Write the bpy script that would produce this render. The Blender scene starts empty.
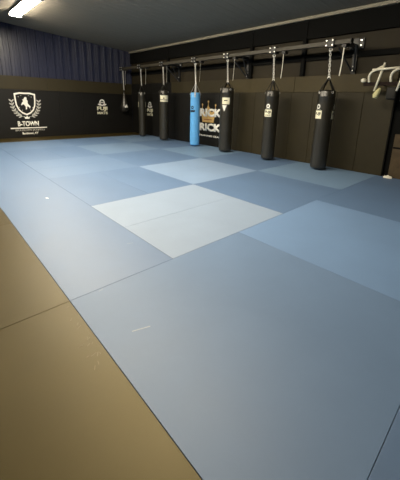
import bpy, bmesh, math, random
from mathutils import Vector, Matrix
random.seed(7)
C = bpy.context.scene.collection
S = bpy.context.scene
PI = math.pi

# ------------------------------------------------------------------ camera
r = Vector((0.68483502, 0.72810464, 0.0294046))
u = Vector((-0.20137667, 0.15032011, 0.96791079))
f = Vector((-0.70032023, 0.66878061, -0.24956776))
cd = bpy.data.cameras.new('camera'); cam = bpy.data.objects.new('camera', cd); C.objects.link(cam)
M = Matrix.Identity(4)
for i in range(3):
    M[i][0] = r[i]; M[i][1] = u[i]; M[i][2] = -f[i]
M.translation = (2.1565, -1.6287, 1.5250)
cam.matrix_world = M
cd.sensor_fit = 'HORIZONTAL'; cd.sensor_width = 36; cd.lens = 296.707 * 36 / 400
cd.shift_x = (200 - 206.337) / 400; cd.shift_y = (179.355 - 240) / 400
cd.clip_start = 0.05
S.camera = cam

# ------------------------------------------------------------------ world, exposure
w = bpy.data.worlds.new('world'); S.world = w; w.use_nodes = True
w.node_tree.nodes['Background'].inputs[0].default_value = (0.6, 0.65, 0.75, 1)
w.node_tree.nodes['Background'].inputs[1].default_value = 0.02
S.view_settings.view_transform = 'Standard'; S.view_settings.look = 'None'
S.view_settings.gamma = 1; S.view_settings.use_curve_mapping = False
S.view_settings.exposure = 0.0
LAMP = 98.0                      # emission of the ceiling strip lenses
LAMPCOL = (1.0, 0.89, 0.70, 1)

# room: x runs along the bag wall (left wall at XL), y towards the bag wall (YB)
XL, YB, H, SL = -11.163, 5.948, 3.712, 0.0719
XR, YF = 6.0, -5.0
def ceil_z(y): return H + SL * (YB - y)

# ------------------------------------------------------------------ materials
def mat(name, col, rough=0.5, metal=0.0, spec=0.5, var=0.0, vscale=3.0, bump=0.0, bscale=200.0, emit=None, coat=0.0, tint=None):
    m = bpy.data.materials.new(name); m.use_nodes = True
    nt = m.node_tree; b = nt.nodes['Principled BSDF']
    b.inputs['Base Color'].default_value = (*col, 1)
    b.inputs['Roughness'].default_value = rough
    b.inputs['Metallic'].default_value = metal
    b.inputs['Specular IOR Level'].default_value = spec
    b.inputs['Coat Weight'].default_value = coat
    if tint: b.inputs['Specular Tint'].default_value = (*tint, 1)
    tc = nt.nodes.new('ShaderNodeTexCoord')
    if var:
        n = nt.nodes.new('ShaderNodeTexNoise'); n.inputs['Scale'].default_value = vscale
        n.inputs['Detail'].default_value = 6; n.inputs['Roughness'].default_value = 0.65
        nt.links.new(tc.outputs['Object'], n.inputs['Vector'])
        rp = nt.nodes.new('ShaderNodeValToRGB')
        rp.color_ramp.elements[0].position = 0.3; rp.color_ramp.elements[1].position = 0.7
        rp.color_ramp.elements[0].color = (*[c * (1 - var) for c in col], 1)
        rp.color_ramp.elements[1].color = (*[min(1, c * (1 + var)) for c in col], 1)
        nt.links.new(n.outputs['Fac'], rp.inputs['Fac'])
        nt.links.new(rp.outputs['Color'], b.inputs['Base Color'])
        mr = nt.nodes.new('ShaderNodeMapRange')
        mr.inputs['To Min'].default_value = max(0, rough - 0.06); mr.inputs['To Max'].default_value = min(1, rough + 0.06)
        nt.links.new(n.outputs['Fac'], mr.inputs['Value']); nt.links.new(mr.outputs['Result'], b.inputs['Roughness'])
    if bump:
        n2 = nt.nodes.new('ShaderNodeTexNoise'); n2.inputs['Scale'].default_value = bscale; n2.inputs['Detail'].default_value = 3
        nt.links.new(tc.outputs['Object'], n2.inputs['Vector'])
        bp = nt.nodes.new('ShaderNodeBump'); bp.inputs['Strength'].default_value = bump; bp.inputs['Distance'].default_value = 0.002
        nt.links.new(n2.outputs['Fac'], bp.inputs['Height']); nt.links.new(bp.outputs['Normal'], b.inputs['Normal'])
    if emit:
        b.inputs['Emission Color'].default_value = emit[0]; b.inputs['Emission Strength'].default_value = emit[1]
    return m

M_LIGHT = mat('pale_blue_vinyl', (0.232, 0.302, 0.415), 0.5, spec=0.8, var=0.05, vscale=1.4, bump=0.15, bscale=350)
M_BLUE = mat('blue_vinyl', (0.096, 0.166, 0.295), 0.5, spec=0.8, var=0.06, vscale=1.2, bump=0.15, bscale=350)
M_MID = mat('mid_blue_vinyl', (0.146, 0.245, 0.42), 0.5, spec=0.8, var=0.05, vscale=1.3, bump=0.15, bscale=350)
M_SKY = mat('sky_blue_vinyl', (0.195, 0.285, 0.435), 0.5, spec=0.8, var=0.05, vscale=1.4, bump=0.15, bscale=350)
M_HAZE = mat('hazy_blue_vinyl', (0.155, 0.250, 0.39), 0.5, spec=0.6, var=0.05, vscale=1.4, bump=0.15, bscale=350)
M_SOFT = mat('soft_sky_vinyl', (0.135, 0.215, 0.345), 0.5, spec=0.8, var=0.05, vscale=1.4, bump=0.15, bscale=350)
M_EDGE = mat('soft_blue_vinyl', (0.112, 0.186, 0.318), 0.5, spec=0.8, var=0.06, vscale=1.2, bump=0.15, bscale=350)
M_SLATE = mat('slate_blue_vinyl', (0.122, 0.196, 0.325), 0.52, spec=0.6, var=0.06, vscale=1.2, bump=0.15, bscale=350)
M_TAN = mat('tan_vinyl', (0.042, 0.030, 0.0065), 0.45, spec=0.52, tint=(1.0, 0.84, 0.48), var=0.14, vscale=1.6, bump=0.2, bscale=300)
M_SIDE = mat('mat_foam_black', (0.02, 0.02, 0.022), 0.8)
M_SUB = mat('rubber_floor', (0.03, 0.03, 0.03), 0.8, var=0.2, vscale=40)
M_PAD = mat('charcoal_wall_vinyl', (0.031, 0.0245, 0.010), 0.6, spec=0.3, var=0.12, vscale=2.5, bump=0.2, bscale=250)
M_PADU = mat('brown_wall_vinyl', (0.054, 0.041, 0.015), 0.6, spec=0.3, var=0.12, vscale=2.5, bump=0.2, bscale=250)
M_PRINT = mat('black_wall_vinyl', (0.006, 0.0055, 0.0045), 0.55, spec=0.3, var=0.1, vscale=2.5, bump=0.15, bscale=250)
M_PLY = mat('dark_brown_board', (0.024, 0.018, 0.008), 0.7, spec=0.3, var=0.25, vscale=2.0)
M_BLACK = mat('black_paint', (0.004, 0.004, 0.0035), 0.85, spec=0.15)
M_NAVY = mat('navy_ribbed_steel', (0.018, 0.022, 0.050), 0.38, spec=0.5, var=0.06, vscale=2)
M_CEIL = mat('grey_ribbed_steel', (0.245, 0.218, 0.175), 0.7, spec=0.3, var=0.04, vscale=1.5)
M_TRIM = mat('pale_grey_trim', (0.30, 0.27, 0.20), 0.5, var=0.05)
M_BEAM = mat('brown_painted_steel', (0.05, 0.042, 0.027), 0.55, var=0.15, vscale=6)
M_BRACK = mat('charcoal_steel', (0.014, 0.014, 0.014), 0.45, var=0.1)
M_STEEL = mat('zinc_steel', (0.88, 0.86, 0.80), 0.3, metal=0.35)
M_BOLT = mat('bright_bolt_steel', (0.85, 0.83, 0.78), 0.3, metal=0.6)
M_LEATH = mat('black_bag_vinyl', (0.022, 0.0195, 0.013), 0.36, spec=0.8, var=0.12, vscale=8, bump=0.3, bscale=120)
M_STRAPB = mat('black_webbing', (0.008, 0.007, 0.005), 0.7)
M_BAGBL = mat('blue_bag_vinyl', (0.13, 0.44, 0.88), 0.42, var=0.06, vscale=6, bump=0.2, bscale=120)
M_STRAPW = mat('pale_webbing', (0.55, 0.55, 0.55), 0.6)
M_TAIL = mat('cream_webbing', (0.86, 0.82, 0.70), 0.6)
M_WHITE = mat('white_print', (0.93, 0.91, 0.84), 0.4)
M_GREYP = mat('grey_print', (0.50, 0.49, 0.45), 0.5)
M_CREAM = mat('cream_print', (0.92, 0.88, 0.66), 0.4)
M_GOLD = mat('tan_print', (0.62, 0.40, 0.14), 0.5)
M_RUST = mat('rust_print', (0.32, 0.10, 0.03), 0.5)
M_NAVYP = mat('dark_navy_print', (0.01, 0.02, 0.05), 0.5)
M_TUBE = mat('cream_painted_tube', (0.80, 0.76, 0.62), 0.35)
M_WOOD = mat('dark_red_wood', (0.014, 0.006, 0.004), 0.7, spec=0.2, var=0.2, vscale=8)
M_FOAM = mat('pale_yellow_foam', (0.72, 0.68, 0.36), 0.7)
M_LENS = mat('lamp_lens', (0.9, 0.88, 0.8), 0.4, emit=(LAMPCOL, LAMP))
M_HOUS = mat('lamp_housing', (0.7, 0.7, 0.68), 0.5)

# ------------------------------------------------------------------ helpers
def obj(name, bm, m, parent=None, smooth=False, auto=None):
    me = bpy.data.meshes.new(name); bm.normal_update(); bm.to_mesh(me); bm.free()
    for mm in (m if isinstance(m, (list, tuple)) else [m]): me.materials.append(mm)
    if smooth:
        for p in me.polygons: p.use_smooth = True
        if auto is not None:
            me.set_sharp_from_angle(angle=auto)
    o = bpy.data.objects.new(name, me); C.objects.link(o)
    if parent: o.parent = parent
    return o
def tag(o, label, cat, group=None):
    o['label'] = label; o['category'] = cat
    if group: o['group'] = group
    return o
def struct(name, bm, m):
    o = obj(name, bm, m); o['kind'] = 'structure'; return o
def thing(name, label, cat, loc=(0, 0, 0), group=None):
    o = bpy.data.objects.new(name, None); C.objects.link(o); o.location = loc; o.empty_display_size = 0.1
    return tag(o, label, cat, group)
def add_box(bm, x0, x1, y0, y1, z0, z1, bevel=0.0, seg=2):
    vs = [bm.verts.new(p) for p in ((x0,y0,z0),(x1,y0,z0),(x1,y1,z0),(x0,y1,z0),(x0,y0,z1),(x1,y0,z1),(x1,y1,z1),(x0,y1,z1))]
    fs = [bm.faces.new([vs[i] for i in q]) for q in ((3,2,1,0),(4,5,6,7),(0,1,5,4),(1,2,6,5),(2,3,7,6),(3,0,4,7))]
    if bevel:
        es = list({e for fa in fs for e in fa.edges})
        bmesh.ops.bevel(bm, geom=es, offset=bevel, segments=seg, profile=0.5, affect='EDGES')
    return bm
def box(*a, **k): return add_box(bmesh.new(), *a, **k)
def add_tube(bm, pts, rad, n=10, closed=False):
    pts = [Vector(p) for p in pts]; N = len(pts); rings = []
    up = None
    for i, p in enumerate(pts):
        a = pts[(i - 1) % N] if (closed or i > 0) else p
        b = pts[(i + 1) % N] if (closed or i < N - 1) else p
        t = (b - a).normalized()
        if up is None: up = t.orthogonal().normalized()
        up = (up - t * up.dot(t)).normalized(); s = t.cross(up)
        rr = rad[i] if isinstance(rad, (list, tuple)) else rad
        rings.append([bm.verts.new(p + (up * math.cos(2*PI*j/n) + s * math.sin(2*PI*j/n)) * rr) for j in range(n)])
    for i in range(N if closed else N - 1):
        A, B = rings[i], rings[(i + 1) % N]
        for j in range(n): bm.faces.new((A[j], A[(j+1) % n], B[(j+1) % n], B[j]))
    if not closed:
        bm.faces.new(rings[0][::-1]); bm.faces.new(rings[-1])
    return bm
def tube(*a, **k): return add_tube(bmesh.new(), *a, **k)
def smooth_path(pts, k=6):
    pts = [Vector(p) for p in pts]; out = []
    for i in range(len(pts) - 1):
        p0, p1, p2, p3 = pts[max(i-1, 0)], pts[i], pts[i+1], pts[min(i+2, len(pts)-1)]
        for j in range(k):
            t = j / k
            out.append(0.5*((2*p1)+(p2-p0)*t+(2*p0-5*p1+4*p2-p3)*t*t+(3*p1-p0-3*p2+p3)*t**3))
    out.append(pts[-1]); return out
def add_lathe(bm, prof, n=32):
    rings = []
    for rr, z in prof:
        rings.append([bm.verts.new((rr*math.cos(2*PI*j/n), rr*math.sin(2*PI*j/n), z)) for j in range(n)])
    for A, B in zip(rings, rings[1:]):
        for j in range(n): bm.faces.new((A[j], A[(j+1) % n], B[(j+1) % n], B[j]))
    bm.faces.new(rings[0][::-1]); bm.faces.new(rings[-1]); return bm
def add_flat_bar(bm, path, width, thick, side):
    """strip of rectangular section along path; side = width direction"""
    side = Vector(side).normalized(); rings = []
    P = [Vector(p) for p in path]
    for i, p in enumerate(P):
        t = (P[min(i+1, len(P)-1)] - P[max(i-1, 0)]).normalized()
        nrm = t.cross(side).normalized()
        rings.append([bm.verts.new(p + side*a*width/2 + nrm*b*thick/2) for a, b in ((-1,-1),(1,-1),(1,1),(-1,1))])
    for A, B in zip(rings, rings[1:]):
        for j in range(4): bm.faces.new((A[j], A[(j+1) % 4], B[(j+1) % 4], B[j]))
    bm.faces.new(rings[0][::-1]); bm.faces.new(rings[-1]); return bm
def add_poly(bm, pts2, to3, depth):
    """extruded flat shape: pts2 in 2D, to3 maps (a,b,depth) to 3D"""
    A = [bm.verts.new(to3(a, b, depth)) for a, b in pts2]; B = [bm.verts.new(to3(a, b, 0)) for a, b in pts2]
    bm.faces.new(A); n = len(A)
    for i in range(n): bm.faces.new((B[i], B[(i+1) % n], A[(i+1) % n], A[i]))
def add_ring(bm, outer, inner, to3, depth):
    n = len(outer)
    O = [bm.verts.new(to3(a, b, depth)) for a, b in outer]; I = [bm.verts.new(to3(a, b, depth)) for a, b in inner]
    O0 = [bm.verts.new(to3(a, b, 0)) for a, b in outer]; I0 = [bm.verts.new(to3(a, b, 0)) for a, b in inner]
    for i in range(n):
        j = (i + 1) % n
        bm.faces.new((O[i], O[j], I[j], I[i])); bm.faces.new((O0[i], O0[j], O[j], O[i])); bm.faces.new((I[i], I[j], I0[j], I0[i]))
def ellipse(cx, cy, a, b, rot=0, n=20):
    return [(cx + a*math.cos(t)*math.cos(rot) - b*math.sin(t)*math.sin(rot), cy + a*math.cos(t)*math.sin(rot) + b*math.sin(t)*math.cos(rot)) for t in [2*PI*i/n for i in range(n)]]
def text_bm(body, x0, x1, z0, z1, to3, depth=0.003, bold=0.02, shear=0.0):
    """lettering fitted to the box x0..x1, z0..z1 of a wall"""
    cu = bpy.data.curves.new('t', 'FONT'); cu.body = body; cu.offset = bold; cu.extrude = 0; cu.shear = shear; cu.resolution_u = 3
    to = bpy.data.objects.new('t', cu); C.objects.link(to)
    dg = bpy.context.evaluated_depsgraph_get(); me = bpy.data.meshes.new_from_object(to.evaluated_get(dg))
    bm = bmesh.new(); bm.from_mesh(me)
    bpy.data.objects.remove(to); bpy.data.curves.remove(cu); bpy.data.meshes.remove(me)
    xs = [v.co.x for v in bm.verts]; ys = [v.co.y for v in bm.verts]
    ax, bx, ay, by = min(xs), max(xs), min(ys), max(ys)
    for v in bm.verts:
        a = x0 + (v.co.x-ax)/(bx-ax)*(x1-x0); b = z0 + (v.co.y-ay)/(by-ay)*(z1-z0)
        v.co = to3(a, b, 0)
    ex = bmesh.ops.extrude_face_region(bm, geom=list(bm.faces))
    off = to3(0, 0, depth) - to3(0, 0, 0)
    for v in [g for g in ex['geom'] if isinstance(g, bmesh.types.BMVert)]: v.co += off
    return bm
def merge(dst, src):
    me = bpy.data.meshes.new('tmp'); src.to_mesh(me); src.free(); dst.from_mesh(me); bpy.data.meshes.remove(me)

# ------------------------------------------------------------------ the setting
struct('floor', box(XL-0.06, XR, YF, YB+0.5, -0.14, -0.04), M_SUB)
def ribbed(length, pitch, prof):
    """profile points (along, out) repeated over the length"""
    out = []; n = int(math.ceil(length / pitch))
    for i in range(n):
        for a, h in prof:
            if i*pitch + a <= length: out.append((i*pitch + a, h))
    out.append((length, 0)); return out
# ceiling: ribbed steel, ribs across the room, sloping up away from the bag wall
bm = bmesh.new()
pr = ribbed(XR - XL + 0.06, 0.305, ((0,0),(0.12,0),(0.135,-0.003),(0.165,-0.003),(0.18,0),(0.26,0),(0.275,-0.006),(0.295,-0.006)))
a0 = [bm.verts.new((XL-0.06+a, YF, ceil_z(YF)+h)) for a, h in pr]; a1 = [bm.verts.new((XL-0.06+a, YB+0.5, ceil_z(YB+0.5)+h)) for a, h in pr]
for i in range(len(pr)-1): bm.faces.new((a0[i], a1[i], a1[i+1], a0[i+1]))
b0 = [bm.verts.new((x, y, ceil_z(y)+0.08)) for x, y in ((XL-0.06,YF),(XR,YF),(XR,YB+0.5),(XL-0.06,YB+0.5))]
bm.faces.new(b0)
struct('ceiling', bm, M_CEIL)
# left wall: ribbed navy steel
bm = bmesh.new()
pr = ribbed(YB + 0.5 - YF, 0.305, ((0,0),(0.085,0),(0.095,0.007),(0.115,0.007),(0.125,0),(0.185,0),(0.195,0.007),(0.215,0.007),(0.225,0),(0.26,0),(0.272,0.028),(0.293,0.028)))
XW = XL - 0.05
a0 = [bm.verts.new((XW+h, YF+a, -0.1)) for a, h in pr]; a1 = [bm.verts.new((XW+h, YF+a, ceil_z(YF+a)+0.05)) for a, h in pr]
for i in range(len(pr)-1): bm.faces.new((a0[i], a0[i+1], a1[i+1], a1[i]))
b = [bm.verts.new(q) for q in ((XW-0.1,YF,-0.1),(XW-0.1,YB+0.5,-0.1),(XW-0.1,YB+0.5,ceil_z(YB+.5)+0.05),(XW-0.1,YF,ceil_z(YF)+0.05))]
bm.faces.new(b)
struct('wall_left', bm, M_NAVY)
# bag wall: brown boards up to 3.2 m, a black girt band above
struct('wall_back', box(XL-0.06, XR, YB+0.05, YB+0.2, -0.1, ceil_z(YB)+0.06), M_PLY)
struct('trim_1', box(XL+0.0, XR, YB-0.03, YB+0.05, 3.19, ceil_z(YB)-0.08), M_BLACK)
struct('trim_2', box(XL+0.0, XR, YB-0.10, YB+0.05, ceil_z(YB)-0.075, ceil_z(YB)-0.005), M_TRIM)
for i, x in enumerate((-3.95, -2.2, -8.2, 0.6)):
    struct('trim_%d' % (i+3), box(x-0.05, x+0.05, YB-0.05, YB+0.05, 2.29, 3.62), M_BLACK)
struct('trim_7', box(XL+0.0, XR, YB-0.01, YB+0.05, 2.66, 2.78), M_BLACK)  # black band standing in for the rail's shadow on the wall
struct('wall_right', box(XR, XR+0.1, YF, YB+0.5, -0.1, 4.8), M_PLY)
struct('wall_front', box(XL-0.06, XR, YF-0.1, YF, -0.1, 4.8), M_PLY)
struct('trim_8', box(0.118, XR, YB+0.03, YB+0.05, 0.0, 2.3), M_BLACK)
struct('baseboard_back', box(0.12, XR, YB+0.015, YB+0.03, -0.04, 0.08), M_BLACK)

# ------------------------------------------------------------------ floor mats
GAP = 0.0012
def floor_mat(x0, x1, y0, y1, m, name, label, group):
    bm = bmesh.new(); add_box(bm, x0+GAP, x1-GAP, y0+GAP, y1-GAP, -0.04, 0.0, bevel=0.002, seg=2)
    cx, cy = (x0+x1)/2, (y0+y1)/2
    for v in bm.verts: v.co -= Vector((cx, cy, -0.04))
    o = obj(name, bm, m); o.location = (cx, cy, -0.04)
    return tag(o, label, 'mat', group)
ORD = ['nearest', 'second nearest', 'third nearest', 'fourth nearest', 'farthest']
edge = floor_mat(-10, 0, -1, 0, M_BLUE, 'floor_mat', 'long narrow blue floor mat between the tan mats and the checkered mats', None)
YE = YB - 0.012
cols = [(0, 2, 'column by the edge strip'), (2, 4, 'middle column'), (4, YE, 'column under the bags')]
for c, (y0, y1, cn) in enumerate(cols):
    for i in range(5):
        k = -(i+1); lt = (c + k) % 2 != 0
        x1 = -2*i; x0 = x1 - 2
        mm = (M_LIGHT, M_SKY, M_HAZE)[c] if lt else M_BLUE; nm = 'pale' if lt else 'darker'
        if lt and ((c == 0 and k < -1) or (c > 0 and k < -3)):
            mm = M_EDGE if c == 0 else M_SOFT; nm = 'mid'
        if lt:
            for a, b, h in ((x0+1, x1, 'near half'), (x0, x0+1, 'far half')):
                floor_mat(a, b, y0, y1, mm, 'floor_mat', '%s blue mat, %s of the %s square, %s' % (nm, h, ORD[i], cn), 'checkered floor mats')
        else:
            for a, b, h in ((y0, (y0+y1)/2, 'left half'), ((y0+y1)/2, y1, 'right half')):
                floor_mat(x0, x1, a, b, mm, 'floor_mat', '%s blue mat, %s of the %s square, %s' % (nm, h, ORD[i], cn), 'checkered floor mats')
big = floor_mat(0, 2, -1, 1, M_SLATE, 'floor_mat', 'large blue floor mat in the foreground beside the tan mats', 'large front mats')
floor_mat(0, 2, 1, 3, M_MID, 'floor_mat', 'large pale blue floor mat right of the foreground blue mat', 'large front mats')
floor_mat(0, 2, 3, 5, M_BLUE, 'floor_mat', 'large dark blue floor mat between the pale front mat and bag wall', 'large front mats')
floor_mat(0, 2, 5, YE, M_BLUE, 'floor_mat', 'narrow dark blue floor mat at the right end of the bag wall', 'large front mats')
floor_mat(2, 4, -1, 1, M_BLUE, 'floor_mat', 'blue floor mat cut off by the bottom right corner', 'large front mats')
floor_mat(2, 4, 1, 3, M_BLUE, 'floor_mat', 'blue floor mat beyond the right edge next to the pale front mat', 'large front mats')
tans = []
for x0, lab in ((2, 'tan floor mat behind the foreground tan mat'), (0, 'large scuffed tan floor mat in the foreground at lower left'),
                (-2, 'tan floor mat at the left edge, beyond the foreground tan mat'), (-4, 'tan floor mat at the left edge, only its darker corner in view'),
                (-6, 'tan floor mat outside the left edge, fourth from the front')):
    tans.append(floor_mat(x0, x0+2, -3, -1, M_TAN, 'tan_floor_mat', lab, 'tan floor mats'))
for y0, y1, lab in ((-1, 1, 'tan floor strip along the far wall under the crest'), (1, 3, 'tan floor strip along the far wall right of the crest'),
                    (3, 5, 'tan floor strip along the far wall under the square emblem'), (5, YE, 'short tan floor strip in the far corner')):
    floor_mat(XL+0.012, -10, y0, y1, M_TAN, 'tan_floor_mat', lab, 'tan strips along the far wall')
def scuff(parent, pts, name, width, m):
    """a thin mark lying on the mat (world coordinates)"""
    bm = bmesh.new(); add_flat_bar(bm, [(x, y, 0.0006) for x, y in pts], width, 0.0008, (-(pts[-1][1]-pts[0][1]), pts[-1][0]-pts[0][0], 0))
    for v in bm.verts: v.co -= parent.location
    obj(name, bm, m, parent)
M_SCUFF = mat('pale_scuff', (0.24, 0.30, 0.36), 0.5, spec=0.8)
M_SCUFF2 = mat('tan_scuff', (0.11, 0.085, 0.035), 0.5)
scuff(edge, [(-2.80, -0.385), (-2.74, -0.365)], 'tape_scrap', 0.022, M_WHITE)
scuff(big, [(0.60, -0.80), (0.64, -0.68)], 'scuff_mark', 0.009, M_SCUFF)
scuff(big, [(0.03, -0.78), (0.02, -0.74), (0.0, -0.71)][:2], 'scuff_mark', 0.004, M_SCUFF)
scuff(edge, [(-0.58, -0.19), (-0.56, -0.13)], 'scuff_mark', 0.005, M_SCUFF)
rnd = random.Random(3)
for k in range(16):
    x = 0.05 + rnd.random()*0.65; y = -1.015 - abs(rnd.gauss(0, 0.045)); a = rnd.uniform(-0.3, 1.4); L = rnd.uniform(0.015, 0.04)
    scuff(tans[1], [(x, y), (x+L*math.cos(a), y-L*abs(math.sin(a)))], 'scuff_mark', rnd.uniform(0.003, 0.006), M_SCUFF2)

# ------------------------------------------------------------------ wall pads
toR = lambda d0: (lambda a, b, d: Vector((a, YB - d0 - d, b)))        # bag wall: right = +x, out = -y
toL = lambda d0: (lambda a, b, d: Vector((XL + d0 + d, a, b)))        # left wall: right = +y, out = +x
R2, L2 = toR(0.0005), toL(0.0005)
def pad_back(x0, x1, z0, z1, m, label, group):
    bm = box(x0+0.002, x1-0.002, YB, YB+0.05, z0, z1, bevel=0.006)
    return tag(obj('wall_pad', bm, m), label, 'wall pad', group)
def pad_left(y0, y1, z0, z1, m, label, group):
    bm = box(XL-0.05+0.03, XL, y0+0.002, y1-0.002, z0, z1, bevel=0.006)
    return tag(obj('wall_pad', bm, m), label, 'wall pad', group)
ZT, ZM = 2.285, 1.875
Z0 = -0.03
e = [0.08 - 0.634*k for k in range(9)]
where = ['at the open right end of the padding', 'just right of the rightmost bag', 'behind the rightmost bag', 'just left of the rightmost bag',
         'just right of the second bag from the right', 'behind the second bag from the right', 'just left of the second bag from the right', 'right of the third bag from the right']
for k in range(8):
    pad_back(e[k+1], e[k], Z0, ZM-0.003, M_PAD, 'tall charcoal wall pad ' + where[k], 'charcoal wall pads')
e2 = [-6.6 - 0.5875*k for k in range(5)]
where = ['behind the light blue bag, left of the crown lettering', 'between the light blue bag and the cream labelled bag', 'just right of the cream labelled bag', 'behind the bag with the wide cream label']
brick_pad = pad_back(-6.6, e[8], Z0, ZM-0.003, M_PRINT, 'black wall pad printed with BRICK lettering and a crown', 'printed wall pads')
for k in range(4):
    pad_back(e2[k+1], e2[k], Z0, ZM-0.003, M_PRINT, 'tall black wall pad ' + where[k], 'charcoal wall pads')
fuji_pad_r = pad_back(-10.45, -8.95, Z0, ZM-0.003, M_PRINT, 'black wall pad with white square emblem behind the thin bag', 'printed wall pads')
pad_back(XL+0.001, -10.45, Z0, ZM-0.003, M_PRINT, 'narrow black wall pad in the far corner behind the teardrop bag', 'charcoal wall pads')
for x0, x1, mm, lab in ((-2.4, 0.08, M_PADU, 'over the two rightmost bags'), (-4.99, -2.4, M_PADU, 'left of the second bag from the right'), (-8.0, -4.99, M_PAD, 'above the crown lettering'), (XL+0.001, -8.0, M_PRINT, 'in the far corner')):
    pad_back(x0, x1, ZM, ZT, mm, 'long upper wall pad on the bag wall ' + lab, 'upper wall pads')
crest_pad = pad_left(0.4, 2.6, Z0, 1.80, M_PRINT, 'black wall pad printed with a white crest and B-TOWN', 'printed wall pads')
fuji_pad_l = pad_left(3.55, YB-0.001, Z0, 1.80, M_PRINT, 'black wall pad on the far wall with white square emblem', 'printed wall pads')
pad_left(2.6, 3.55, Z0, 1.80, M_PRINT, 'plain black wall pad between crest and square emblem', 'far wall pads')
pad_left(-1.6, 0.4, Z0, 1.80, M_PRINT, 'plain black wall pad at the left edge beside the crest', 'far wall pads')
for y0, y1, lab in ((-1.6, 2.2, 'above the crest'), (2.2, YB-0.001, 'above the square emblem')):
    pad_left(y0, y1, 1.805, 2.285, M_PAD, 'long horizontal brown upper pad on the far wall ' + lab, 'upper wall pads')

# crest on the left wall (a = y, b = z)
def shield(s, cx=1.375, top=1.70, bot=0.85, hw=0.36):
    cz = 1.3; P = []
    half = [(0, top), (hw*0.55, top-0.035), (hw, top-0.0), (hw*1.0, 1.45), (hw*0.92, 1.22), (hw*0.72, 1.03), (hw*0.4, 0.92), (0, bot)]
    half = [(0, top), (hw*0.5, top+0.005), (hw, top-0.04), (hw*0.98, 1.42), (hw*0.92, 1.22), (hw*0.72, 1.04), (hw*0.4, 0.92), (0, bot)]
    full = half + [(-a, b) for a, b in half[-2:0:-1]]
    return [(cx + a*s, cz + (b-cz)*s) for a, b in full]
bm = bmesh.new(); add_ring(bm, shield(1.0)[::-1], shield(0.86)[::-1], L2, 0.003)
obj('crest_shield', bm, M_WHITE, crest_pad)
bm = bmesh.new()   # rearing rider figure inside the shield
hp = [(-.04,.22),(.02,.26),(.07,.22),(.06,.14),(.11,.10),(.08,.02),(.14,-.06),(.20,-.12),(.16,-.20),(.12,-.13),(.05,-.12),(.04,-.22),(-.02,-.25),(-.01,-.13),(-.06,-.06),(-.12,-.03),(-.17,-.09),(-.19,-.04),(-.13,.05),(-.09,.09),(-.13,.15),(-.07,.16)]
add_poly(bm, [(1.375+a*0.80, 1.30+b*0.95) for a, b in hp][::-1], L2, 0.003)
obj('crest_figure', bm, M_WHITE, crest_pad)
for dx, dz in ((-.22,.24),(-.13,.29),(.13,.29),(.22,.24),(-.22,-.15),(-.13,-.25),(.15,-.25),(.23,-.15)):
    bm = bmesh.new(); add_poly(bm, [(1.375+dx+ (0.017 if i % 2 == 0 else 0.008)*math.sin(i*PI/5), 1.30+dz+(0.017 if i % 2 == 0 else 0.008)*math.cos(i*PI/5)) for i in range(10)], L2, 0.003)
    obj('crest_star', bm, M_WHITE, crest_pad)
def laurel(q): return 0.10 + 0.36*math.sin(q*PI/2), 0.80 + 0.56*(1 - math.cos(q*PI/2))
for s in (-1, 1):                                                       # laurel branches
    bm = bmesh.new(); st = [laurel(i/12) for i in range(13)]
    for (p0, q0), (p1, q1) in zip(st, st[1:]):
        d = Vector((p1-p0, q1-q0)).normalized()*0.007; nx, nz = -d.y, d.x
        q = [(1.375+s*(p0+nx), q0+nz), (1.375+s*(p0-nx), q0-nz), (1.375+s*(p1-nx), q1-nz), (1.375+s*(p1+nx), q1+nz)]
        add_poly(bm, q if s > 0 else q[::-1], L2, 0.003)
    for i in range(1, 8):
        p0, q0 = laurel(i/7); p1, q1 = laurel(i/7+0.02); base = math.atan2(q1-q0, p1-p0)
        for sg in (-1, 1):
            rot = base + sg*0.75; L = 0.06
            e_ = ellipse(1.375 + s*(p0+L*0.9*math.cos(rot)), q0+L*0.9*math.sin(rot), L, 0.024, rot if s > 0 else PI-rot, 12)
            add_poly(bm, e_, L2, 0.003)
    obj('laurel_branch', bm, M_GREYP, crest_pad)
bm = bmesh.new()   # small crown under the shield
add_poly(bm, [(1.375+a, 0.72+b) for a, b in ((-.07,0),(.07,0),(.10,.10),(.045,.055),(0,.11),(-.045,.055),(-.10,.10))], L2, 0.003)
obj('crest_crown', bm, M_WHITE, crest_pad)
obj('lettering', text_bm('B-TOWN', 1.03, 1.76, 0.43, 0.635, L2, bold=0.04), M_WHITE, crest_pad)
bm = bmesh.new(); add_poly(bm, [(0.78,0.345),(2.04,0.36),(2.04,0.395),(0.78,0.39)], L2, 0.003); obj('rule_line', bm, M_WHITE, crest_pad)
obj('lettering', text_bm('BRAZILIAN JIU-JITSU', 0.93, 1.95, 0.23, 0.325, L2, bold=0.02), M_GREYP, crest_pad)
obj('lettering', text_bm('Bardstown, KY', 1.15, 1.71, 0.105, 0.205, L2, bold=0.045), M_WHITE, crest_pad)

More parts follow.
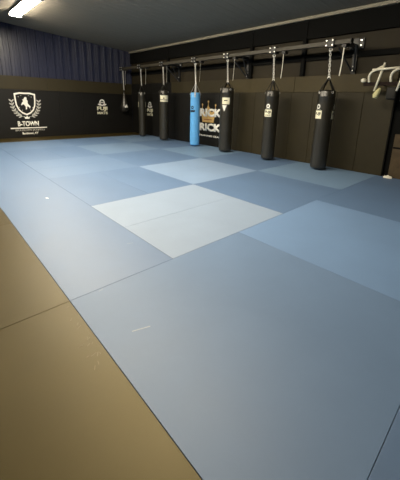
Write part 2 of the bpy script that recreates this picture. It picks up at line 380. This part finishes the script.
# square emblem: a round figure over two lines of letters
def fuji(pad, to3, cx, z0, sc, wscale=1.0):
    W = 0.36*sc*wscale
    bm = bmesh.new()
    add_ring(bm, ellipse(cx, z0+0.60*sc, 0.15*sc*wscale, 0.17*sc), ellipse(cx, z0+0.60*sc, 0.09*sc*wscale, 0.105*sc), to3, 0.003)
    add_poly(bm, [(cx-0.075*sc, z0+0.585*sc),(cx+0.075*sc, z0+0.585*sc),(cx+0.075*sc, z0+0.625*sc),(cx-0.075*sc, z0+0.625*sc)], to3, 0.003)
    for s in (-1, 1):
        q = [(cx+s*0.08*sc, z0+0.42*sc),(cx+s*0.24*sc, z0+0.50*sc),(cx+s*0.21*sc, z0+0.55*sc),(cx+s*0.13*sc, z0+0.52*sc)]
        add_poly(bm, q if s > 0 else q[::-1], to3, 0.003)
    obj('round_figure', bm, M_WHITE, pad)
    obj('lettering', text_bm('FUJI', cx-W*0.8, cx+W*0.8, z0+0.155*sc, z0+0.40*sc, to3, bold=0.05), M_CREAM, pad)
    obj('lettering', text_bm('MATS', cx-W*0.8, cx+W*0.8, z0, z0+0.135*sc, to3, bold=0.05), M_CREAM, pad)
fuji(fuji_pad_l, L2, 4.43, 0.88, 0.86)
fuji(fuji_pad_r, R2, -9.60, 0.88, 0.80)

# crown lettering on the bag wall
obj('lettering', text_bm('BRICK', -6.50, -5.10, 1.04, 1.33, R2, bold=0.055), M_WHITE, brick_pad)
obj('lettering', text_bm('BRICK', -6.50, -5.10, 0.52, 0.81, R2, bold=0.055), M_WHITE, brick_pad)
obj('lettering', text_bm('BJJ TRAINING GEAR', -6.45, -5.12, 0.30, 0.385, R2, bold=0.02), M_WHITE, brick_pad)
R3 = toR(0.0)
bm = bmesh.new()
cr = [(-6.08,0.84),(-5.50,0.84),(-5.46,1.03),(-5.42,1.28),(-5.62,1.20),(-5.79,1.46),(-5.96,1.20),(-6.14,1.28),(-6.12,1.03)]
add_poly(bm, cr, R3, 0.0015)
for x, z in ((-5.42,1.45),(-5.79,1.57),(-6.10,1.46)):
    add_poly(bm, ellipse(x, z, 0.038, 0.04, 0, 12), R3, 0.0015)
    add_poly(bm, [(x-0.012, z-0.22),(x+0.012, z-0.22),(x+0.012, z),(x-0.012, z)], R3, 0.0012)
obj('crown_emblem', bm, M_GOLD, brick_pad)
bm = bmesh.new(); add_poly(bm, [(-6.0,0.925),(-5.58,0.925),(-5.58,0.955),(-6.0,0.955)], R2, 0.003); obj('crown_band', bm, M_RUST, brick_pad)

# ------------------------------------------------------------------ ceiling lamps
def strip_lamp(x0, x1, y, label, group='ceiling strip lamps'):
    z = ceil_z(y) - 0.022
    t = thing('strip_lamp', label, 'lamp', ((x0+x1)/2, y, z), group)
    hl = (x1-x0)/2
    obj('lamp_housing', box(-hl, hl, -0.17, 0.17, -0.025, 0.0, bevel=0.006), M_HOUS, t)
    bm = bmesh.new(); prof = [(0.155*math.cos(a), -0.025-0.075*math.sin(a)) for a in [PI*i/8 for i in range(9)]]
    A = [bm.verts.new((-hl+0.03, p, q)) for p, q in prof]; B = [bm.verts.new((hl-0.03, p, q)) for p, q in prof]
    for i in range(8): bm.faces.new((A[i+1], B[i+1], B[i], A[i]))
    bm.faces.new(A); bm.faces.new(B[::-1])
    obj('lamp_lens', bm, M_LENS, t, smooth=True, auto=0.7)
    for s in (-1, 1):
        obj('end_cap', box(s*(hl-0.015)-0.015, s*(hl-0.015)+0.015, -0.165, 0.165, -0.108, -0.02, bevel=0.004), M_HOUS, t)
    return t
strip_lamp(-9.4, -7.0, 0.98, 'long bright strip lamp on the ceiling at upper left')
strip_lamp(-6.4, -4.35, 0.96, 'strip lamp on the ceiling following the visible one, above the frame')
strip_lamp(-4.15, -2.1, 0.96, 'strip lamp on the ceiling above the middle of the blue mats')
strip_lamp(-1.9, 0.2, 0.96, 'short strip lamp on the ceiling above the foreground mats')
strip_lamp(-5.6, -4.6, -2.6, 'short strip lamp on the ceiling left of the view')

# ------------------------------------------------------------------ bag rail
YR = 5.42                      # line of the rail and bags
rail = thing('bag_rail', 'long brown steel rail along the wall carrying the punching bags', 'rail', (-6.0, YR, 2.83))
def R(bm, org):
    for v in bm.verts: v.co -= Vector(org)
    return bm
RO = (-6.0, YR, 2.83)
obj('beam', R(box(XL+0.002, -0.80, YR-0.06, YR+0.06, 2.868, 2.962, bevel=0.008), RO), M_BEAM, rail)
obj('end_cap', R(box(-0.80, -0.78, YR-0.065, YR+0.065, 2.855, 2.975, bevel=0.004), RO), M_BRACK, rail)
def bolt(bm, x, y, z, rr=0.014, L=0.016, axis='y'):
    ring = []
    for k, d in ((0, 0), (1, -L)):
        ring.append([bm.verts.new((x+rr*math.cos(PI/3*j), y+d, z+rr*math.sin(PI/3*j))) for j in range(6)])
    for j in range(6): bm.faces.new((ring[0][j], ring[0][(j+1) % 6], ring[1][(j+1) % 6], ring[1][j]))
    bm.faces.new(ring[1])
for xb in (-0.89, -4.07, -7.5):
    bm = box(xb-0.16, xb+0.16, YB+0.0, YB+0.048, 2.83, 3.06, bevel=0.004)
    add_box(bm, xb-0.05, xb+0.05, YB-0.012, YB+0.048, 2.29, 3.06, bevel=0.004)                  # wall plate
    br = obj('bracket', R(bm, RO), M_BRACK, rail)
    bm = box(xb-0.04, xb+0.04, YR+0.05, YB+0.02, 2.84, 2.92, bevel=0.004)                         # arm
    obj('bracket_arm', R(bm, RO), M_BRACK, br)
    bm = bmesh.new()
    for s in (-1, 1): add_tube(bm, [(xb+s*0.20, YR+0.03, 2.84), (xb+s*0.02, YB-0.02, 2.34)], 0.02, 8)   # diagonal braces
    obj('bracket_brace', R(bm, RO), M_BRACK, br)
    for dx, dz, yy in ((-.11, 3.01, 0.0), (.11, 3.01, 0.0), (-.11, 2.90, 0.0), (.11, 2.90, 0.0), (0, 2.36, -0.012), (0.01, 2.45, -0.012)):
        bm = bmesh.new(); bolt(bm, xb+dx, YB+yy, dz, 0.02, 0.035); obj('bolt', R(bm, RO), M_BOLT, br)

# ------------------------------------------------------------------ hanging bags
CAMXY = Vector((2.1565, -1.6287))
def chain_bm(z0, z1, rr=0.0068, L=0.08):
    bm = bmesh.new(); n = max(3, int(round((z1-z0)/(L-0.022)))); p = (z1-z0)/n
    for i in range(n):
        zc = z0 + p*(i+0.5); hl = p/2 + 0.012; wv = 0.019; pts = []
        for j in range(12):
            a = 2*PI*j/12; x = wv*math.cos(a); z = (hl-wv)*(1 if math.sin(a) > 0 else -1)*(1 if abs(math.sin(a)) > 1e-6 else 0) + wv*math.sin(a)
            pts.append((x, 0, zc+z) if i % 2 == 0 else (0, x, zc+z))
        add_tube(bm, pts, rr, 6, closed=True)
    return bm
def face_dir(x, alpha):
    """angle of a bag's surface turned alpha degrees right of the viewer"""
    d = CAMXY - Vector((x, YR)); return math.atan2(d.y, d.x) + math.radians(alpha)
def patch(rad, ang, width, z0, z1, off=0.0015, th=0.002, n=8, shape=None):
    """label wrapped on a cylinder: shape(s) gives z limits for s in 0..1"""
    bm = bmesh.new(); h = width/rad; grid = []
    for k, rr in ((0, rad+off), (1, rad+off+th)):
        row = []
        for i in range(n+1):
            s = i/n; a = ang - h/2 + h*s; lo, hi = shape(s) if shape else (0, 1)
            row.append([bm.verts.new((rr*math.cos(a), rr*math.sin(a), z0+(z1-z0)*q)) for q in (lo, hi)])
        grid.append(row)
    I, O = grid
    for i in range(n):
        bm.faces.new((O[i][0], O[i+1][0], O[i+1][1], O[i][1]))
        bm.faces.new((I[i][0], I[i][1], I[i+1][1], I[i+1][0]))
        bm.faces.new((O[i][1], O[i+1][1], I[i+1][1], I[i][1])); bm.faces.new((O[i+1][0], O[i][0], I[i][0], I[i+1][0]))
    bm.faces.new((O[0][0], O[0][1], I[0][1], I[0][0])); bm.faces.new((O[n][1], O[n][0], I[n][0], I[n][1]))
    return bm
def wrap_text(body, rad, ang, width, z0, z1, off=0.004):
    bm = text_bm(body, -width/2, width/2, z0, z1, lambda a, b, d: Vector((a, -d, b)), depth=0.001, bold=0.03)
    for v in bm.verts:
        a = ang + v.co.x/rad; rr = rad + off - v.co.y
        v.co = Vector((rr*math.cos(a), rr*math.sin(a), v.co.z))
    return bm
def ring_patch(rad, ang, cz, ra, rb, off=0.0015, n=18):
    bm = bmesh.new(); to3 = lambda a, b, d: Vector(((rad+off+d)*math.cos(ang+a/rad), (rad+off+d)*math.sin(ang+a/rad), b))
    add_ring(bm, ellipse(0, cz, ra, ra*1.1, 0, n), ellipse(0, cz, rb, rb*1.1, 0, n), to3, 0.002)
    q = [(-ra*1.4, cz-ra*1.5), (ra*1.4, cz-ra*1.5), (ra*0.6, cz-ra*0.95), (-ra*0.6, cz-ra*0.95)]
    add_poly(bm, q, to3, 0.002); return bm
def hanger(t, x, apex, tail=0.28):
    """clamp on the rail, ring, chain and loose strap tail; t sits at z 0 under the rail"""
    off = Vector((x, YR, 0)) - Vector(RO)
    cl = bmesh.new()
    add_box(cl, -0.13, 0.05, -0.085, -0.062, 2.83, 2.99, bevel=0.004)
    add_box(cl, -0.13, 0.05, 0.062, 0.085, 2.83, 2.99, bevel=0.004)
    add_box(cl, -0.13, 0.05, -0.08, 0.08, 2.972, 2.99, bevel=0.003)
    add_box(cl, -0.13, 0.05, -0.08, 0.08, 2.83, 2.857, bevel=0.003)
    for v in cl.verts: v.co += off
    c = obj('rail_clamp', cl, M_BRACK, rail)
    for dx, dz in ((-.11, 2.865), (.03, 2.865), (-.11, 2.965), (.03, 2.965)):
        bm = bmesh.new(); bolt(bm, dx+off.x, -0.085+off.y, dz+off.z, 0.016, 0.03)
        obj('bolt', bm, M_BOLT, c)
    bm = bmesh.new(); add_tube(bm, [(-0.04+0.035*math.cos(a), 0, 2.785+0.04*math.sin(a)) for a in [2*PI*i/16 for i in range(16)]], 0.009, 8, closed=True)
    obj('hook_ring', bm, M_STEEL, t, smooth=True)
    ch = chain_bm(apex+0.03, 2.765)
    for v in ch.verts: v.co.x += -0.04*(v.co.z-apex)/(2.765-apex)
    obj('chain', ch, M_STEEL, t, smooth=True)
    bm = bmesh.new(); add_tube(bm, [(0.032*math.cos(a), 0, apex+0.01+0.034*math.sin(a)) for a in [2*PI*i/16 for i in range(16)]], 0.007, 8, closed=True)
    obj('bottom_ring', bm, M_STEEL, t, smooth=True)
    if tail:
        cb = box(tail-0.05, tail+0.05, -0.07, 0.07, 2.80, 2.86, bevel=0.004)
        for v in cb.verts: v.co += off
        obj('tail_clip', cb, M_BRACK, rail)
        bm = bmesh.new(); add_flat_bar(bm, [(tail, -0.05, 2.797), (tail, -0.055, 2.6), (tail-0.005, -0.06, 2.4), (tail-0.02, -0.06, 2.2)], 0.045, 0.004, (0.75, -0.66, 0))
        obj('strap_tail', bm, M_TAIL, t)
def heavy_bag(x, top, rad, m, label, apex=2.16, straps=4, mstrap=M_STRAPB, bottom=0.03, rot=0.4, tail=0.28):
    t = thing('punching_bag', label, 'punching bag', (x, YR, 0.0), 'hanging punching bags')
    prof = [(rad*0.05, bottom), (rad*0.6, bottom+0.002), (rad*0.86, bottom+0.012), (rad*0.96, bottom+0.035), (rad*0.995, bottom+0.075), (rad, bottom+0.12)]
    z = bottom+0.3
    while z < top-0.25:
        prof.append((rad*1.004, z)); z += 0.2
    prof += [(rad, top-0.16), (rad*1.012, top-0.155), (rad*1.012, top-0.145), (rad, top-0.14), (rad*0.99, top-0.05), (rad*0.95, top-0.02), (rad*0.84, top-0.002), (rad*0.5, top-0.012), (rad*0.05, top-0.014)]
    bd = obj('bag_body', add_lathe(bmesh.new(), prof, 36), m, t, smooth=True, auto=1.0)
    bm = bmesh.new(); rr = rad*1.004
    for k in range(2):
        a = rot + 0.6 + PI*k
        add_flat_bar(bm, [(rr*math.cos(a), rr*math.sin(a), zz) for zz in (bottom+0.13, top-0.17)], 0.012, 0.004, (-math.sin(a), math.cos(a), 0))
    obj('seam', bm, m, bd)
    for k in range(straps):
        a = rot + 2*PI*k/straps; ca, sa = math.cos(a), math.sin(a); bm = bmesh.new(); r1 = rad*1.012+0.002
        add_flat_bar(bm, [(0.012*ca, 0.012*sa, apex), (rad*0.93*ca, rad*0.93*sa, top+0.01), (r1*ca, r1*sa, top-0.03), (r1*ca, r1*sa, top-0.16)], 0.04, 0.005, (-sa, ca, 0))
        s = obj('hanging_strap', bm, mstrap, t)
        bm = bmesh.new(); aa = (rad*1.012+0.012)
        add_tube(bm, [(aa*ca - sa*0.024*math.cos(q), aa*sa + ca*0.024*math.cos(q), top-0.06+0.024*math.sin(q)) for q in [2*PI*i/12 for i in range(12)]], 0.004, 6, closed=True)
        obj('ring', bm, M_STEEL, s, smooth=True)
    hanger(t, x, apex, tail)
    return t, bd
# rightmost
t, bd = heavy_bag(-1.20, 1.90, 0.195, M_LEATH, 'black punching bag farthest right with white labels at both sides', rot=face_dir(-1.2, -55))
for al in (-48, 82):
    a = face_dir(-1.2, al); lb = obj('bag_label', patch(0.197, a, 0.20, 1.24, 1.43), M_CREAM, t)
    obj('label_print', wrap_text('FUJI', 0.197, a, 0.15, 1.31, 1.39), M_PRINT, lb)
    obj('round_figure', ring_patch(0.197, a, 1.52, 0.05, 0.025), M_WHITE, t)
# second from right
t, bd = heavy_bag(-2.73, 1.90, 0.185, M_LEATH, 'black punching bag second from right with square white label', rot=face_dir(-2.73, -20))
a = face_dir(-2.73, -27); lb = obj('bag_label', patch(0.187, a, 0.21, 1.21, 1.40), M_CREAM, t)
obj('label_print', wrap_text('FUJI', 0.187, a, 0.16, 1.29, 1.37), M_PRINT, lb)
obj('label_print', wrap_text('SPORTS', 0.187, a, 0.16, 1.235, 1.265), M_PRINT, lb)
obj('round_figure', ring_patch(0.187, a, 1.49, 0.055, 0.022), M_WHITE, t)
# third from right
t, bd = heavy_bag(-4.40, 2.00, 0.205, M_LEATH, 'black punching bag third from right with white patch and pointed tab', rot=face_dir(-4.4, 25))
a = face_dir(-4.4, -10); lb = obj('bag_label', patch(0.208, a, 0.24, 1.50, 1.70), M_CREAM, t)
obj('label_print', patch(0.208, a, 0.10, 1.60, 1.625, off=0.004), M_PRINT, lb)
obj('pointed_tab', patch(0.208, a-0.18, 0.15, 1.28, 1.475, n=8, shape=lambda s: (abs(0.5-s)*1.9*1.0, 1.0)), M_WHITE, t)
# blue
t, bd = heavy_bag(-5.90, 1.86, 0.168, M_BAGBL, 'light blue punching bag beside the crown lettering', mstrap=M_STRAPW, rot=face_dir(-5.9, -5), apex=2.14)
a = face_dir(-5.9, -35)
bm = ring_patch(0.17, a, 1.36, 0.05, 0.02); obj('dark_mark', bm, M_NAVYP, t)
obj('dark_mark', patch(0.17, a, 0.19, 1.19, 1.29, shape=lambda s: (0.15*abs(math.sin(9*s)), 1-0.3*abs(math.cos(8*s)))), M_NAVYP, t)
# cream label
t, bd = heavy_bag(-7.78, 1.95, 0.18, M_LEATH, 'black punching bag with wide cream label, third from left', rot=face_dir(-7.78, -30))
a = face_dir(-7.78, 5); lb = obj('bag_label', patch(0.183, a, 0.34, 1.60, 1.76), M_CREAM, t)
obj('label_print', patch(0.183, a-0.1, 0.05, 1.63, 1.67, off=0.004), M_PRINT, lb)
obj('label_strip', patch(0.183, a, 0.34, 1.52, 1.575), M_CREAM, t)
# thin
t, bd = heavy_bag(-9.40, 1.90, 0.15, M_LEATH, 'thin black punching bag in front of the emblem pad, second from left', rot=face_dir(-9.4, -40), tail=0.44)
for al in (-86, 86):
    obj('bag_label', patch(0.152, face_dir(-9.4, al), 0.10, 1.26, 1.48), M_CREAM, t)
# teardrop in the corner
t = thing('teardrop_bag', 'black teardrop punching bag hanging in the far left corner', 'punching bag', (-10.94, YR, 0.0), 'hanging punching bags')
prof = [(0.01, 0.985), (0.08, 0.995), (0.135, 1.03), (0.165, 1.09), (0.172, 1.16), (0.162, 1.25), (0.138, 1.36), (0.112, 1.47), (0.085, 1.60), (0.062, 1.71), (0.045, 1.80), (0.035, 1.86), (0.015, 1.88)]
bd = obj('bag_body', add_lathe(bmesh.new(), prof, 32), M_LEATH, t, smooth=True)
bm = bmesh.new(); add_lathe(bm, [(0.02, 0.978), (0.085, 0.988), (0.142, 1.025), (0.171, 1.088), (0.177, 1.16), (0.170, 1.20), (0.160, 1.205), (0.06, 1.01)], 32); obj('dark_base', bm, M_STRAPB, bd, smooth=True)
a = face_dir(-10.94, 30)
obj('bag_label', patch(0.168, a, 0.15, 1.20, 1.36, off=0.0, shape=lambda s: (0.0, 1.0-abs(0.5-s)*1.4)), M_WHITE, t)
bm = bmesh.new(); add_tube(bm, [(0, 0, 1.87), (0, 0, 2.0)], 0.02, 10); obj('hanging_strap', bm, M_STRAPB, t)
hanger(t, -10.94, 2.0)

# ------------------------------------------------------------------ pull-up rack right of the padding
YK = 5.55
t = thing('pull_up_rack', 'cream tube pull-up rack on a dark wooden board, upper right', 'exercise rack', (0.3, YB, 2.0))
RK = (0.3, YB, 2.0)
obj('board', R(box(-0.46, 1.35, YK-0.02, YK+0.02, 1.985, 2.06, bevel=0.005), RK), M_WOOD, t)
for x in (-0.15, 0.5, 1.1):
    obj('wall_arm', R(box(x-0.02, x+0.02, YK+0.02, YB-0.002 if x < 0.08 else YB+0.028, 2.0, 2.045, bevel=0.003), RK), M_BRACK, t)
obj('board_knob', R(add_lathe(bmesh.new(), [(0.02, -0.03), (0.05, -0.02), (0.055, 0.03), (0.03, 0.055), (0.005, 0.06)], 16), (0, 0, 0)), M_TUBE, t, smooth=True).location = (-0.46-0.3, YK-0.03-YB, 0.085)
TR = 0.024
for dx in (0.0, 0.42):
    g = obj('curved_grip', R(tube(smooth_path([(-0.34+dx, YK-0.03, 2.06), (-0.345+dx, YK-0.07, 2.16), (-0.30+dx, YK-0.10, 2.25), (-0.20+dx, YK-0.08, 2.31), (-0.14+dx, YK-0.04, 2.355), (-0.085+dx, YK+0.02, 2.40)], 6), TR, 10), RK), M_TUBE, t, smooth=True)
    obj('strut', R(tube([(-0.085+dx, YK-0.045, 2.44), (-0.205+dx, YK-0.05, 1.87)], TR, 10), RK), M_TUBE, t, smooth=True)
obj('cross_bar', R(tube([(-0.29, YK-0.09, 2.30), (0.25, YK-0.09, 2.325)], TR*0.95, 10), RK), M_TUBE, t, smooth=True)
bm = tube([(-0.085, YK-0.08, 1.93), (-0.12, YK-0.09, 1.86), (-0.15, YK-0.09, 1.78), (-0.165, YK-0.09, 1.73)], [0.02, 0.05, 0.062, 0.04], 14)
obj('foam_grip', R(bm, RK), M_FOAM, t, smooth=True)
bm = box(0.02, 0.22, YK-0.05, YK+0.15, 1.70, 1.96, bevel=0.04, seg=3); obj('black_pad', R(bm, RK), M_STRAPB, t, smooth=True)

# ------------------------------------------------------------------ odds and ends at the right end of the wall
bm = box(0.084, 0.115, YB-0.03, YB+0.045, -0.04+0.042, 2.0, bevel=0.004)  # thin black strip modelled in place of the shadow beside the last pad
tag(obj('pad_edge_shadow', bm, M_BLACK), 'thin black strip standing in for shadow at the right end of the wall pads', 'shadow strip')
M_BRDB = mat('brown_board', (0.075, 0.052, 0.026), 0.7, spec=0.3, var=0.3, vscale=5)
t = thing('wooden_board', 'brown board standing against the wall at the lower right edge', 'board', (0.45, YB-0.01, 0.0))
obj('panel', box(-0.22, 0.30, -0.015, 0.015, 0.002, 0.98, bevel=0.004), M_BRDB, t)
obj('dark_strip', box(-0.215, 0.20, -0.022, -0.0145, 0.66, 0.70, bevel=0.002), M_BLACK, t)
def lump(cx, cy, sx, sy, sz, seed):
    bm = bmesh.new(); bmesh.ops.create_icosphere(bm, subdivisions=3, radius=1.0); rn = random.Random(seed); ph = [rn.uniform(0, 6) for _ in range(6)]
    for v in bm.verts:
        k = 1 + 0.16*math.sin(4*v.co.x+ph[0])*math.sin(5*v.co.y+ph[1]) + 0.10*math.sin(9*v.co.x+7*v.co.z+ph[2])
        z = max(-0.25, v.co.z)
        v.co = Vector((v.co.x*k*sx, v.co.y*k*sy, (z+0.25)*sz*k + 0.001))
    return bm
o = obj('cloth', lump(0, 0, 0.09, 0.04, 0.045, 4), M_TAIL, smooth=True); o.location = (0.26, 5.84, 0)
tag(o, 'small crumpled pale cloth on the floor at the foot of the brown board', 'cloth')
